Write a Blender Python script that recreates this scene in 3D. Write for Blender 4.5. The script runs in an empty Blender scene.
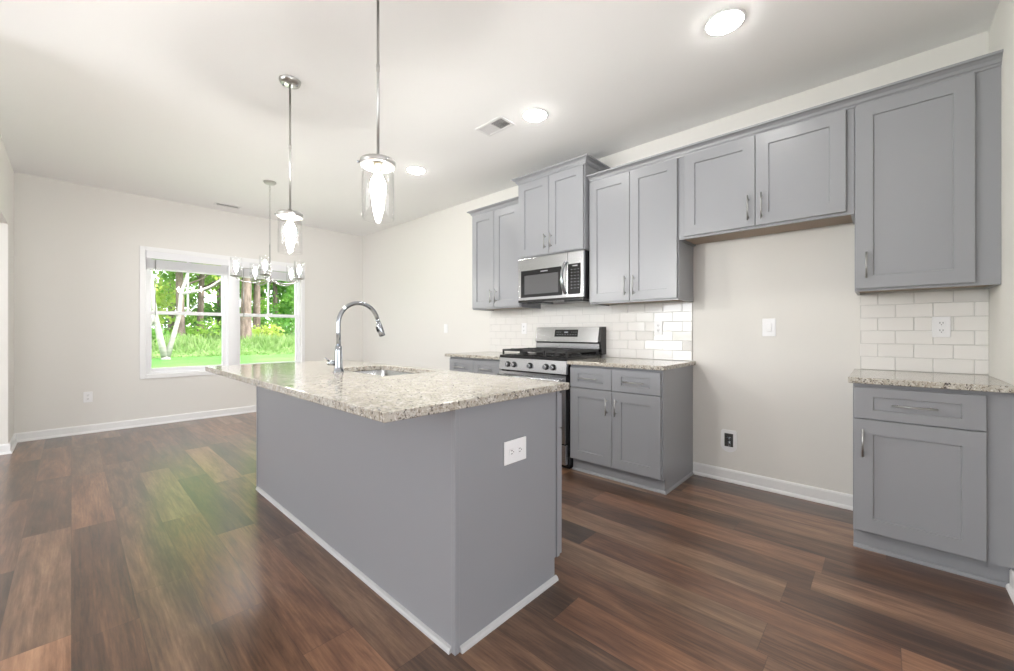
import bpy, bmesh, math, random
from mathutils import Vector, Matrix
random.seed(7)
PI = math.pi
SC = bpy.context.scene
COL = SC.collection

# ------------------------------------------------------------------ camera
# world axes: X towards the kitchen wall, Y along it into depth, Z up. Camera above the origin.
CAM_H, F_PX, HOR, THETA = 1.12, 404.16, 331.96, math.radians(47.147)
cam = bpy.data.cameras.new('camera')
cam_o = bpy.data.objects.new('camera', cam)
COL.objects.link(cam_o)
cam_o.location = (0, 0, CAM_H)
cam_o.rotation_euler = (PI / 2, 0, -THETA)
cam.sensor_width = 36
cam.lens = F_PX / 1014 * 36
cam.shift_y = (HOR - 335.5) / 1014
cam.clip_start = 0.05
cam.clip_end = 400
SC.camera = cam_o

# ------------------------------------------------------------------ world, sun, exposure
SC.view_settings.view_transform = 'Standard'
SC.view_settings.look = 'None'
SC.view_settings.gamma = 1
SC.view_settings.use_curve_mapping = False
SC.view_settings.exposure = 0.06
world = bpy.data.worlds.new('world')
SC.world = world
world.use_nodes = True
bg = world.node_tree.nodes['Background']
bg.inputs[0].default_value = (0.93, 0.95, 1.0, 1)
bg.inputs[1].default_value = 4.8
sun = bpy.data.lights.new('sun', 'SUN')
sun.energy = 7.5
sun.angle = math.radians(1.5)
sun.color = (1, 0.96, 0.88)
sun_o = bpy.data.objects.new('sun', sun)
COL.objects.link(sun_o)
sun_o.rotation_euler = (math.radians(38), 0, math.radians(35))


def area(name, loc, rot, sx, sy, power, color=(1, 1, 1), portal=False):
    l = bpy.data.lights.new(name, 'AREA')
    l.shape = 'RECTANGLE'
    l.size, l.size_y, l.energy, l.color = sx, sy, power, color
    if portal:
        l.cycles.is_portal = True
    o = bpy.data.objects.new(name, l)
    COL.objects.link(o)
    o.location = loc
    o.rotation_euler = rot
    return o


UP = math.radians(42)     # upward tilt of the added fill lights, to brighten the ceiling
# unseen fill lights, added in made-up windows behind and left of the camera
area('rear_fill_light', (-2.6, -3.44, 1.35), (PI / 2 + UP, 0, 0), 2.6, 1.7, 9, (1.0, 0.99, 0.97))
area('rear_fill_light', (0.3, -3.44, 1.35), (PI / 2 + UP, 0, 0), 2.6, 1.7, 9, (1.0, 0.99, 0.97))
area('side_fill_light', (-4.44, 3.1, 1.45), (PI / 2 + UP * 0.8, 0, -PI / 2), 3.4, 1.5, 115, (0.95, 0.98, 1.0))  # added light, placed so that the near end of the island stays darker
area('back_window_portal', (1.48, 6.60, 1.35), (-PI / 2, 0, 0), 1.76, 1.48, 1, portal=True)

# ------------------------------------------------------------------ materials
M = {}


def mat(name, color, rough=0.5, metal=0.0, spec=0.5, coat=0.0, emit=None, estr=0.0, bump=None):
    m = bpy.data.materials.new(name)
    m.use_nodes = True
    nt = m.node_tree
    p = nt.nodes['Principled BSDF']
    p.inputs['Base Color'].default_value = (*color, 1)
    p.inputs['Roughness'].default_value = rough
    p.inputs['Metallic'].default_value = metal
    p.inputs['Specular IOR Level'].default_value = spec
    p.inputs['Coat Weight'].default_value = coat
    if emit:
        p.inputs['Emission Color'].default_value = (*emit, 1)
        p.inputs['Emission Strength'].default_value = estr
    # every material keeps a faint procedural variation of its colour and surface
    sc, amt = bump if bump else (60, 0.02)
    tc = nt.nodes.new('ShaderNodeTexCoord')
    no = nt.nodes.new('ShaderNodeTexNoise')
    no.inputs['Scale'].default_value = sc
    no.inputs['Detail'].default_value = 4
    nt.links.new(tc.outputs['Object'], no.inputs['Vector'])
    bp = nt.nodes.new('ShaderNodeBump')
    bp.inputs['Strength'].default_value = amt
    bp.inputs['Distance'].default_value = 0.01
    nt.links.new(no.outputs['Fac'], bp.inputs['Height'])
    nt.links.new(bp.outputs[0], p.inputs['Normal'])
    p.inputs['Coat Roughness'].default_value = 0.32
    M[name] = m
    return m


def N(m, t, **kw):
    n = m.node_tree.nodes.new(t)
    for k, v in kw.items():
        setattr(n, k, v)
    return n


def L(m, a, b):
    m.node_tree.links.new(a, b)


def math_node(m, op, a, b=None):
    n = N(m, 'ShaderNodeMath', operation=op)
    for i, v in enumerate((a, b)):
        if v is None:
            continue
        if isinstance(v, (int, float)):
            n.inputs[i].default_value = v
        else:
            L(m, v, n.inputs[i])
    return n.outputs[0]


mat('wall_paint', (0.73, 0.715, 0.68), 0.75, bump=(220, 0.06))
mat('ceiling_paint', (0.90, 0.90, 0.895), 0.85, bump=(180, 0.06))
mat('trim_white', (0.80, 0.80, 0.80), 0.35)
mat('window_vinyl', (0.84, 0.84, 0.86), 0.3)
mat('cabinet_grey', (0.272, 0.279, 0.297), 0.36, coat=0.35, bump=(300, 0.01))
mat('cabinet_inside', (0.36, 0.28, 0.21), 0.6, bump=(40, 0.05))
mat('steel', (0.50, 0.51, 0.53), 0.24, 1.0, bump=(30, 0.01))
mat('chrome', (0.40, 0.42, 0.45), 0.10, 1.0)
mat('nickel', (0.44, 0.44, 0.44), 0.28, 1.0)
mat('lamp_metal', (0.50, 0.495, 0.48), 0.30, 1.0)
mat('shoe_grey', (0.50, 0.50, 0.505), 0.4)
mat('black_enamel', (0.012, 0.012, 0.013), 0.25)
mat('black_iron', (0.02, 0.02, 0.021), 0.5)
mat('black_glass', (0.012, 0.012, 0.014), 0.06)
mat('grey_glass', (0.10, 0.10, 0.105), 0.12)
mat('display_print', (0.28, 0.29, 0.31), 0.5)
mat('plate_white', (0.82, 0.82, 0.83), 0.3)
mat('slot_dark', (0.05, 0.05, 0.05), 0.6)
mat('blind_white', (0.76, 0.76, 0.78), 0.5)
mat('vent_dark', (0.22, 0.22, 0.22), 0.8)
mat('vent_grey', (0.52, 0.52, 0.52), 0.8)
mat('bulb_warm', (1, 0.9, 0.75), 0.4, emit=(1.0, 0.97, 0.92), estr=670)
mat('bulb_small', (1, 0.9, 0.75), 0.4, emit=(1.0, 0.97, 0.92), estr=150)
mat('light_lens', (1, 1, 1), 0.5, emit=(1.0, 0.975, 0.93), estr=66)
mat('brass_socket', (0.62, 0.55, 0.45), 0.3, 1.0)
mat('brick_red', (0.35, 0.2, 0.15), 0.9, bump=(20, 0.2))


def glass_mat(name, tint, fac):
    m = bpy.data.materials.new(name)
    m.use_nodes = True
    nt = m.node_tree
    nt.nodes.clear()
    out = N(m, 'ShaderNodeOutputMaterial')
    tr = N(m, 'ShaderNodeBsdfTransparent')
    tr.inputs[0].default_value = (*tint, 1)
    gl = N(m, 'ShaderNodeBsdfGlossy')
    gl.inputs['Roughness'].default_value = 0.03
    lw = N(m, 'ShaderNodeLayerWeight')
    lw.inputs[0].default_value = 0.5
    pw = N(m, 'ShaderNodeMath', operation='POWER')
    L(m, lw.outputs['Facing'], pw.inputs[0])
    pw.inputs[1].default_value = 3.0
    ma = N(m, 'ShaderNodeMath', operation='MULTIPLY_ADD')
    L(m, pw.outputs[0], ma.inputs[0])
    ma.inputs[1].default_value = fac
    ma.inputs[2].default_value = 0.03
    tc = N(m, 'ShaderNodeTexCoord')
    no = N(m, 'ShaderNodeTexNoise')
    no.inputs['Scale'].default_value = 25
    bp = N(m, 'ShaderNodeBump')
    bp.inputs['Strength'].default_value = 0.03
    L(m, tc.outputs['Object'], no.inputs['Vector'])
    L(m, no.outputs['Fac'], bp.inputs['Height'])
    L(m, bp.outputs[0], gl.inputs['Normal'])
    mx = N(m, 'ShaderNodeMixShader')
    L(m, ma.outputs[0], mx.inputs[0])
    L(m, tr.outputs[0], mx.inputs[1])
    L(m, gl.outputs[0], mx.inputs[2])
    L(m, mx.outputs[0], out.inputs[0])
    M[name] = m


glass_mat('window_glass', (0.98, 0.99, 0.985), 0.5)
glass_mat('shade_glass', (0.992, 0.994, 0.994), 0.35)


def floor_material():
    m = mat('vinyl_planks', (0.2, 0.1, 0.06), 0.30)
    nt = m.node_tree
    p = nt.nodes['Principled BSDF']
    tc = N(m, 'ShaderNodeTexCoord')
    sep = N(m, 'ShaderNodeSeparateXYZ')
    L(m, tc.outputs['Object'], sep.inputs[0])
    W, LEN = 0.182, 1.22
    xs = math_node(m, 'DIVIDE', sep.outputs[0], W)
    row = math_node(m, 'FLOOR', xs)
    wn = N(m, 'ShaderNodeTexWhiteNoise', noise_dimensions='1D')
    L(m, row, wn.inputs['W'])
    ys = math_node(m, 'ADD', math_node(m, 'DIVIDE', sep.outputs[1], LEN), math_node(m, 'MULTIPLY', wn.outputs['Value'], 7.3))
    col = math_node(m, 'FLOOR', ys)
    comb = N(m, 'ShaderNodeCombineXYZ')
    L(m, row, comb.inputs[0])
    L(m, col, comb.inputs[1])
    w2 = N(m, 'ShaderNodeTexWhiteNoise', noise_dimensions='2D')
    L(m, comb.outputs[0], w2.inputs['Vector'])
    # grain: noise stretched along the plank, shifted per plank
    sh = math_node(m, 'MULTIPLY', w2.outputs['Value'], 37.0)
    g = N(m, 'ShaderNodeCombineXYZ')
    L(m, math_node(m, 'MULTIPLY', sep.outputs[0], 13.0), g.inputs[0])
    L(m, math_node(m, 'MULTIPLY', sep.outputs[1], 1.5), g.inputs[1])
    L(m, sh, g.inputs[2])
    n1 = N(m, 'ShaderNodeTexNoise')
    n1.inputs['Scale'].default_value = 1.0
    n1.inputs['Detail'].default_value = 11
    n1.inputs['Roughness'].default_value = 0.70
    n1.inputs['Distortion'].default_value = 0.35
    L(m, g.outputs[0], n1.inputs['Vector'])
    g2 = N(m, 'ShaderNodeCombineXYZ')
    L(m, math_node(m, 'MULTIPLY', sep.outputs[0], 120.0), g2.inputs[0])
    L(m, math_node(m, 'MULTIPLY', sep.outputs[1], 5.0), g2.inputs[1])
    L(m, sh, g2.inputs[2])
    n2 = N(m, 'ShaderNodeTexNoise')
    n2.inputs['Scale'].default_value = 1.0
    n2.inputs['Detail'].default_value = 5
    L(m, g2.outputs[0], n2.inputs['Vector'])
    f = math_node(m, 'ADD', math_node(m, 'MULTIPLY', n1.outputs['Fac'], 1.05), math_node(m, 'MULTIPLY', n2.outputs['Fac'], 0.42))
    f = math_node(m, 'ADD', f, math_node(m, 'MULTIPLY', w2.outputs['Value'], 0.38))
    f = math_node(m, 'SUBTRACT', f, 0.50)
    rp = N(m, 'ShaderNodeValToRGB')
    e = rp.color_ramp.elements
    e[0].position, e[0].color = 0.12, (0.036, 0.018, 0.011, 1)
    e[1].position, e[1].color = 0.9, (0.42, 0.26, 0.16, 1)
    for pos, c in ((0.34, (0.100, 0.050, 0.030, 1)), (0.5, (0.180, 0.094, 0.055, 1)), (0.66, (0.28, 0.160, 0.096, 1))):
        x = e.new(pos)
        x.color = c
    L(m, f, rp.inputs[0])
    # per plank shift towards grey or red
    mx = N(m, 'ShaderNodeMixRGB', blend_type='MULTIPLY')
    mx.inputs[0].default_value = 1.0
    r2 = N(m, 'ShaderNodeValToRGB')
    r2.color_ramp.elements[0].color = (0.88, 0.96, 0.98, 1)
    r2.color_ramp.elements[1].color = (1.1, 0.97, 0.88, 1)
    w3 = N(m, 'ShaderNodeTexWhiteNoise', noise_dimensions='3D')
    L(m, comb.outputs[0], w3.inputs['Vector'])
    L(m, w3.outputs['Value'], r2.inputs[0])
    L(m, rp.outputs[0], mx.inputs[1])
    L(m, r2.outputs[0], mx.inputs[2])
    # seams
    fx = math_node(m, 'FRACT', xs)
    fy = math_node(m, 'FRACT', ys)
    ex = math_node(m, 'MINIMUM', fx, math_node(m, 'SUBTRACT', 1.0, fx))
    ey = math_node(m, 'MINIMUM', fy, math_node(m, 'SUBTRACT', 1.0, fy))
    sx = math_node(m, 'LESS_THAN', ex, 0.006)
    sy = math_node(m, 'LESS_THAN', ey, 0.0011)
    seam = math_node(m, 'MAXIMUM', sx, sy)
    m2 = N(m, 'ShaderNodeMixRGB', blend_type='MIX')
    L(m, math_node(m, 'MULTIPLY', seam, 0.45), m2.inputs[0])
    L(m, mx.outputs[0], m2.inputs[1])
    m2.inputs[2].default_value = (0.03, 0.016, 0.01, 1)
    L(m, m2.outputs[0], p.inputs['Base Color'])
    bp = N(m, 'ShaderNodeBump')
    bp.inputs['Strength'].default_value = 0.05
    bp.inputs['Distance'].default_value = 0.003
    L(m, math_node(m, 'SUBTRACT', n2.outputs['Fac'], math_node(m, 'MULTIPLY', seam, 1.0)), bp.inputs['Height'])
    L(m, bp.outputs[0], p.inputs['Normal'])
    L(m, math_node(m, 'ADD', math_node(m, 'MULTIPLY', n2.outputs['Fac'], 0.10), 0.27), p.inputs['Roughness'])
    p.inputs['Specular IOR Level'].default_value = 0.5
    p.inputs['Coat Weight'].default_value = 0.6
    p.inputs['Coat Roughness'].default_value = 0.27
    L(m, bp.outputs[0], p.inputs['Coat Normal'])


floor_material()


def granite_material():
    m = mat('granite', (0.6, 0.52, 0.44), 0.09)
    p = m.node_tree.nodes['Principled BSDF']
    tc = N(m, 'ShaderNodeTexCoord')
    mp = N(m, 'ShaderNodeMapping')
    mp.inputs['Rotation'].default_value = (0.6, 0.5, 0.7)
    L(m, tc.outputs['Object'], mp.inputs[0])

    def noise(scale, detail, dist=0.0, rough=0.5):
        n = N(m, 'ShaderNodeTexNoise')
        n.inputs['Scale'].default_value = scale
        n.inputs['Detail'].default_value = detail
        n.inputs['Roughness'].default_value = rough
        n.inputs['Distortion'].default_value = dist
        L(m, mp.outputs[0], n.inputs['Vector'])
        return n.outputs['Fac']

    def ramp(fac, stops):
        r = N(m, 'ShaderNodeValToRGB')
        e = r.color_ramp.elements
        e[0].position, e[0].color = stops[0][0], (*stops[0][1], 1)
        e[1].position, e[1].color = stops[-1][0], (*stops[-1][1], 1)
        for pos, c in stops[1:-1]:
            x = e.new(pos)
            x.color = (*c, 1)
        L(m, fac, r.inputs[0])
        return r.outputs[0]
    base = ramp(noise(22, 6, 0.5), [(0.33, (0.37, 0.335, 0.28)), (0.5, (0.46, 0.43, 0.37)), (0.68, (0.55, 0.53, 0.485))])

    def over(a, fac, col):
        x = N(m, 'ShaderNodeMixRGB')
        L(m, fac, x.inputs[0])
        L(m, a, x.inputs[1])
        x.inputs[2].default_value = (*col, 1)
        return x.outputs[0]
    c = over(base, ramp(noise(85, 5, 0.3, 0.6), [(0.53, (0, 0, 0)), (0.61, (0.8, 0.8, 0.8))]), (0.23, 0.19, 0.15))
    c = over(c, ramp(noise(75, 5, 0.8, 0.65), [(0.565, (0, 0, 0)), (0.60, (1, 1, 1))]), (0.07, 0.06, 0.058))
    c = over(c, ramp(noise(120, 3, 0.2, 0.5), [(0.60, (0, 0, 0)), (0.65, (0.9, 0.9, 0.9))]), (0.68, 0.66, 0.62))
    L(m, c, p.inputs['Base Color'])


granite_material()


def tile_mat():
    m = mat('glazed_tile', (0.77, 0.755, 0.73), 0.07, bump=(14, 0.13))
    m.node_tree.nodes['Principled BSDF'].inputs['Coat Weight'].default_value = 0.3
    mat('grout', (0.60, 0.59, 0.57), 0.9, bump=(200, 0.1))


tile_mat()


def two_tone(name, c1, c2, scale, rough=0.8, mid=0.5, stretch=(1, 1, 1), transl=0.0):
    m = mat(name, c1, rough)
    nt = m.node_tree
    p = nt.nodes['Principled BSDF']
    tc = N(m, 'ShaderNodeTexCoord')
    mp = N(m, 'ShaderNodeMapping')
    mp.inputs['Scale'].default_value = stretch
    L(m, tc.outputs['Object'], mp.inputs[0])
    no = N(m, 'ShaderNodeTexNoise')
    no.inputs['Scale'].default_value = scale
    no.inputs['Detail'].default_value = 6
    L(m, mp.outputs[0], no.inputs['Vector'])
    r = N(m, 'ShaderNodeValToRGB')
    r.color_ramp.elements[0].position, r.color_ramp.elements[0].color = mid - 0.15, (*c1, 1)
    r.color_ramp.elements[1].position, r.color_ramp.elements[1].color = mid + 0.15, (*c2, 1)
    L(m, no.outputs['Fac'], r.inputs[0])
    L(m, r.outputs[0], p.inputs['Base Color'])
    if transl:
        out = nt.nodes['Material Output']
        t = N(m, 'ShaderNodeBsdfTranslucent')
        L(m, r.outputs[0], t.inputs[0])
        mx = N(m, 'ShaderNodeMixShader')
        mx.inputs[0].default_value = transl
        L(m, p.outputs[0], mx.inputs[1])
        L(m, t.outputs[0], mx.inputs[2])
        L(m, mx.outputs[0], out.inputs[0])
    return m


two_tone('lawn_green', (0.05, 0.18, 0.02), (0.11, 0.27, 0.05), 1.2)
two_tone('grass_blades', (0.15, 0.30, 0.06), (0.34, 0.46, 0.19), 3, transl=0.4)
two_tone('leaf_bright', (0.18, 0.40, 0.04), (0.46, 0.66, 0.14), 0.9, 0.6, transl=0.45)
two_tone('leaf_deep', (0.07, 0.24, 0.03), (0.24, 0.48, 0.08), 0.9, 0.6, transl=0.35)
two_tone('leaf_yellow', (0.35, 0.52, 0.06), (0.62, 0.66, 0.20), 0.9, 0.6, transl=0.45)
two_tone('bark_brown', (0.10, 0.07, 0.055), (0.24, 0.18, 0.15), 3, stretch=(4, 4, 1))
two_tone('bark_pale', (0.26, 0.24, 0.22), (0.42, 0.39, 0.37), 3, stretch=(1, 1, 4))


# ------------------------------------------------------------------ mesh helpers
def box(bm, x0, x1, y0, y1, z0, z1):
    v = [bm.verts.new((x, y, z)) for x in (x0, x1) for y in (y0, y1) for z in (z0, z1)]
    for f in ((0, 1, 3, 2), (4, 6, 7, 5), (0, 4, 5, 1), (2, 3, 7, 6), (0, 2, 6, 4), (1, 5, 7, 3)):
        bm.faces.new([v[i] for i in f])
    return v


def nb():
    return bmesh.new()


def bx(*a):
    bm = nb()
    if isinstance(a[0], (tuple, list)):
        for b in a:
            box(bm, *b)
    else:
        box(bm, *a)
    return bm


def frame_axes(d):
    d = d.normalized()
    u = d.cross(Vector((0, 0, 1)))
    if u.length < 1e-4:
        u = Vector((1, 0, 0))
    u.normalize()
    return u, d.cross(u).normalized()


def tube(bm, pts, rad, n=12, caps=True):
    pts = [Vector(p) for p in pts]
    if not hasattr(rad, '__len__'):
        rad = [rad] * len(pts)
    rings = []
    u = v = None
    for i, p in enumerate(pts):
        d = (pts[min(i + 1, len(pts) - 1)] - pts[max(i - 1, 0)]).normalized()
        if u is None:
            u, v = frame_axes(d)
        else:
            u = (u - d * u.dot(d)).normalized()
            v = d.cross(u)
        rings.append([bm.verts.new(p + (u * math.cos(2 * PI * k / n) + v * math.sin(2 * PI * k / n)) * rad[i]) for k in range(n)])
    for a, b in zip(rings, rings[1:]):
        for k in range(n):
            f = bm.faces.new((a[k], a[(k + 1) % n], b[(k + 1) % n], b[k]))
            f.smooth = True
    if caps:
        bm.faces.new(rings[0][::-1])
        bm.faces.new(rings[-1])
    return rings


def lathe(bm, prof, c=(0, 0, 0), n=32, closed=False):
    """prof: list of (radius, z) around the vertical axis through c"""
    rings = []
    for r, z in prof:
        if r < 1e-6:
            rings.append([bm.verts.new((c[0], c[1], c[2] + z))] * n)
        else:
            rings.append([bm.verts.new((c[0] + r * math.cos(2 * PI * k / n), c[1] + r * math.sin(2 * PI * k / n), c[2] + z)) for k in range(n)])
    prs = list(zip(rings, rings[1:]))
    if closed:
        prs.append((rings[-1], rings[0]))
    for a, b in prs:
        for k in range(n):
            vs = [a[k], a[(k + 1) % n], b[(k + 1) % n], b[k]]
            q = []
            for x in vs:
                if x not in q:
                    q.append(x)
            if len(q) > 2:
                f = bm.faces.new(q)
                f.smooth = True


def obj(name, bm, material, parent=None, bevel=0.0, seg=2, keep=False, mats=None):
    """geometry is given in world axes; it is moved so that the parent's base is its origin"""
    me = bpy.data.meshes.new(name)
    root = parent
    if parent is not None and not keep:
        while root.parent is not None:
            root = root.parent
        bmesh.ops.translate(bm, verts=bm.verts, vec=-root.location)
    bmesh.ops.recalc_face_normals(bm, faces=bm.faces)
    bm.to_mesh(me)
    bm.free()
    for mm in ([material] if mats is None else mats):
        me.materials.append(M[mm])
    o = bpy.data.objects.new(name, me)
    COL.objects.link(o)
    if parent is not None:
        o.parent = parent
    if bevel:
        b = o.modifiers.new('bevel', 'BEVEL')
        b.width = bevel
        b.segments = seg
        b.limit_method = 'ANGLE'
        b.angle_limit = math.radians(50)
        b.harden_normals = False
    return o


def thing(name, label, cat, loc=(0, 0, 0), rotz=0, group=None):
    o = bpy.data.objects.new(name, None)
    COL.objects.link(o)
    o.empty_display_size = 0.05
    o.location = loc
    o.rotation_euler = (0, 0, rotz)
    o['label'] = label
    o['category'] = cat
    if group:
        o['group'] = group
    return o


def tag(o, label, cat, group=None, kind=None):
    o['label'] = label
    o['category'] = cat
    if group:
        o['group'] = group
    if kind:
        o['kind'] = kind
    return o


def struct(name, bm, m, parent=None, bevel=0.0, keep=False):
    o = obj(name, bm, m, parent, bevel, keep=keep)
    if parent is None:
        o['kind'] = 'structure'
    return o


def copy_tree(o, parent=None):
    c = o.copy()
    COL.objects.link(c)
    c.parent = parent
    for ch in o.children:
        copy_tree(ch, c)
    return c


def sweep(bm, path, prof, flip=1):
    """profile (out, z) swept along a horizontal polyline; out is to the right of travel times flip"""
    P = [Vector((p[0], p[1], 0)) for p in path]
    rings = []
    for i, p in enumerate(P):
        ns = []
        for a, b in ((i - 1, i), (i, i + 1)):
            if 0 <= a and b < len(P):
                d = (P[b] - P[a]).normalized()
                ns.append(Vector((d.y, -d.x, 0)) * flip)
        nrm = sum(ns, Vector()).normalized()
        k = 1 / max(0.2, nrm.dot(ns[0]))
        rings.append([bm.verts.new((p.x + nrm.x * o * k, p.y + nrm.y * o * k, z)) for o, z in prof])
    n = len(prof)
    for a, b in zip(rings, rings[1:]):
        for k in range(n):
            bm.faces.new((a[k], a[(k + 1) % n], b[(k + 1) % n], b[k]))
    bm.faces.new(rings[0])
    bm.faces.new(rings[-1][::-1])


# ------------------------------------------------------------------ room measures
XW, YB, H, XL, YR = 3.355, 6.445, 2.74, -0.395, -0.421
YO = 5.90                      # far edge of the opening in the left wall
WX0, WX1, WZ0, WZ1 = 0.60, 2.365, 0.61, 2.09   # hole of the double window
XO, YO2 = -4.5, -3.5           # outer walls of the open living room

struct('floor', bx(XO, XW, YO2, YB, -0.12, 0), 'vinyl_planks')
struct('ceiling', bx(XO - 0.1, XW + 0.1, YO2 - 0.1, YB + 0.14, H, H + 0.15), 'ceiling_paint')
T = 0.12
struct('wall_back', bx((XL - T, WX0, YB, YB + 0.13, -0.12, H), (WX1, XW + T, YB, YB + 0.13, -0.12, H),
                       (WX0, WX1, YB, YB + 0.13, WZ1, H), (WX0, WX1, YB, YB + 0.13, -0.12, WZ0)), 'wall_paint')
struct('wall_kitchen', bx(XW, XW + T, YR - T, YB, -0.12, H), 'wall_paint')
struct('wall_right', bx(1.9, XW, YR - T, YR, -0.12, H), 'wall_paint', bevel=0.004)
struct('wall_right_return', bx(1.9, 1.9 + T, YO2, YR - T, -0.12, H), 'wall_paint')
struct('wall_rear', bx((XO, 1.9 + T, YO2 - T, YO2, -0.12, 0.4), (XO, 1.9 + T, YO2 - T, YO2, 2.3, H),
                       (XO, -3.9, YO2 - T, YO2, 0.4, 2.3), (-1.3, -1.0, YO2 - T, YO2, 0.4, 2.3),
                       (1.6, 1.9 + T, YO2 - T, YO2, 0.4, 2.3)), 'wall_paint')
struct('wall_outer', bx((XO - T, XO, YO2, YO, -0.12, 0.6), (XO - T, XO, YO2, YO, 2.3, H),
                        (XO - T, XO, YO2, 1.4, 0.6, 2.3), (XO - T, XO, 4.8, YO, 0.6, 2.3)), 'wall_paint')
# left wall: short stub, then a wide opening under a header, then open to the living room
struct('wall_left', bx((XL - T, XL, YO, YB, 0, H), (XL - T, XL, 3.6, YO, 2.115, H), (XL - T, XL, 3.5, 3.6, 0, H)), 'wall_paint', bevel=0.004)
struct('wall_hall', bx(XO, XL - T, YO, YO + T, 0, H), 'wall_paint')


def base_profile():
    return [(0, 0), (0.024, 0), (0.024, 0.010), (0.018, 0.020), (0.013, 0.022), (0.013, 0.080), (0.008, 0.090), (0, 0.092)]


def baseboard(name, path, flip=1):
    bm = nb()
    sweep(bm, path, base_profile(), flip)
    o = struct(name, bm, 'trim_white')
    return o


baseboard('baseboard_back', [(XL, YB), (XW, YB)])
baseboard('baseboard_kitchen', [(XW, YB), (XW, 3.392)])
baseboard('baseboard_fridge', [(XW, 1.096), (XW, 0.112)])
baseboard('baseboard_right', [(2.785, YR), (1.9, YR), (1.9, YO2)])
baseboard('baseboard_left', [(XO, YO), (XL, YO), (XL, YB)])
baseboard('baseboard_left_pier', [(XL, 3.5), (XL, 3.6)])
baseboard('baseboard_rear', [(1.9, YO2), (XO, YO2)])

# ------------------------------------------------------------------ back window
bm = nb()
def ring_xz(bm, x0, x1, z0, z1, w, y0, y1):
    box(bm, x0, x0 + w, y0, y1, z0, z1)
    box(bm, x1 - w, x1, y0, y1, z0, z1)
    box(bm, x0 + w, x1 - w, y0, y1, z1 - w, z1)
    box(bm, x0 + w, x1 - w, y0, y1, z0, z0 + w)
ring_xz(bm, WX0 - 0.05, WX1 + 0.05, WZ0 - 0.05, WZ1 + 0.05, 0.052, YB - 0.018, YB)
struct('trim_window', bm, 'trim_white', bevel=0.003)
struct('trim_mullion', bx(1.435, 1.525, YB - 0.004, YB + 0.13, WZ0, WZ1), 'window_vinyl', bevel=0.003)


def window(n, x0, x1):
    root = thing('window_%d' % n, '', '', ((x0 + x1) / 2, YB + 0.1, WZ0))
    for k in ('label', 'category'):
        del root[k]
    root['kind'] = 'structure'
    bm = nb()
    ring_xz(bm, x0, x1, WZ0, WZ1, 0.028, YB + 0.03, YB + 0.13)
    obj('window_frame', bm, 'window_vinyl', root, 0.002)
    zm = 1.355
    for nm, za, zb, y in (('upper_sash', zm - 0.02, WZ1 - 0.028, YB + 0.075), ('lower_sash', WZ0 + 0.028, zm + 0.022, YB + 0.045)):
        bm = nb()
        ring_xz(bm, x0 + 0.02, x1 - 0.02, za, zb, 0.042, y, y + 0.028)
        s = obj(nm, bm, 'window_vinyl', root, 0.003)
        obj('glass_pane', bx(x0 + 0.06, x1 - 0.06, y + 0.011, y + 0.015, za + 0.04, zb - 0.04), 'window_glass', s)
        if nm == 'upper_sash':
            xm = (x0 + x1) / 2
            obj('muntin', bx(xm - 0.011, xm + 0.011, y + 0.004, y + 0.022, za + 0.04, zb - 0.04), 'window_vinyl', s)
    xm = (x0 + x1) / 2
    obj('sash_lock', bx(xm - 0.03, xm + 0.03, YB + 0.04, YB + 0.06, zm + 0.022, zm + 0.034), 'trim_white', root, 0.003)


window(1, WX0, 1.437)
window(2, 1.523, WX1)


def blind(x0, x1, which):
    r = thing('window_blind', 'white blind pulled up at the top of the %s' % which, 'blind', ((x0 + x1) / 2, YB + 0.03, WZ1), group=None)
    obj('valance', bx(x0 + 0.004, x1 - 0.004, YB - 0.03, YB - 0.018 + 0.02, WZ1 - 0.088, WZ1 - 0.004), 'blind_white', r, 0.004)
    bm = nb()
    for k in range(17):
        z = 1.895 + k * 0.0062
        box(bm, x0 + 0.012, x1 - 0.012, YB + 0.004, YB + 0.028 + 0.002 * (k % 2), z, z + 0.0042)
    sl = obj('slats', bm, 'blind_white', r)
    obj('bottom_rail', bx(x0 + 0.012, x1 - 0.012, YB + 0.003, YB + 0.029, 1.872, 1.892), 'trim_white', r, 0.003)
    bm = nb()
    tube(bm, [(x0 + 0.09, YB - 0.004, 1.99), (x0 + 0.09, YB - 0.008, 1.30)], 0.004, 8)
    obj('tilt_wand', bm, 'nickel', r)


blind(WX0, 1.437, 'left window half')
blind(1.523, WX1, 'right window half')


# ------------------------------------------------------------------ cabinets
def door_face(bm, xf, thick, y0, y1, z0, z1, rail=0.072, dep=0.009, s=-1, rz=None):
    """a shaker panel whose front is the plane x = xf, facing s (-1: towards -X)"""
    xb = xf - s * thick
    a = 0.0015
    rz = rz or rail
    def rect(x, i, k):
        return [bm.verts.new((x, y, z)) for y, z in ((y0 + i, z0 + k), (y1 - i, z0 + k), (y1 - i, z1 - k), (y0 + i, z1 - k))]
    R = [rect(xb, 0, 0), rect(xf - s * a, 0, 0), rect(xf, a, a), rect(xf, rail, rz), rect(xf - s * dep, rail + 0.002, rz + 0.002)]
    for p, q in zip(R, R[1:]):
        for k in range(4):
            bm.faces.new((p[k], p[(k + 1) % 4], q[(k + 1) % 4], q[k]))
    bm.faces.new(R[0][::-1])
    bm.faces.new(R[-1])


def handle(parent, xf, y0, z0, y1, z1, s=-1, ext=0.022):
    """bar pull between two posts"""
    bm = nb()
    A, B = Vector((xf + s * 0.030, y0, z0)), Vector((xf + s * 0.030, y1, z1))
    d = (B - A).normalized()
    tube(bm, [A, B], 0.0048, 10)
    for p in (A + d * ext, B - d * ext):
        tube(bm, [p, Vector((xf - s * 0.001, p.y, p.z))], 0.004, 8)
    return obj('handle', bm, 'nickel', parent)


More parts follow.
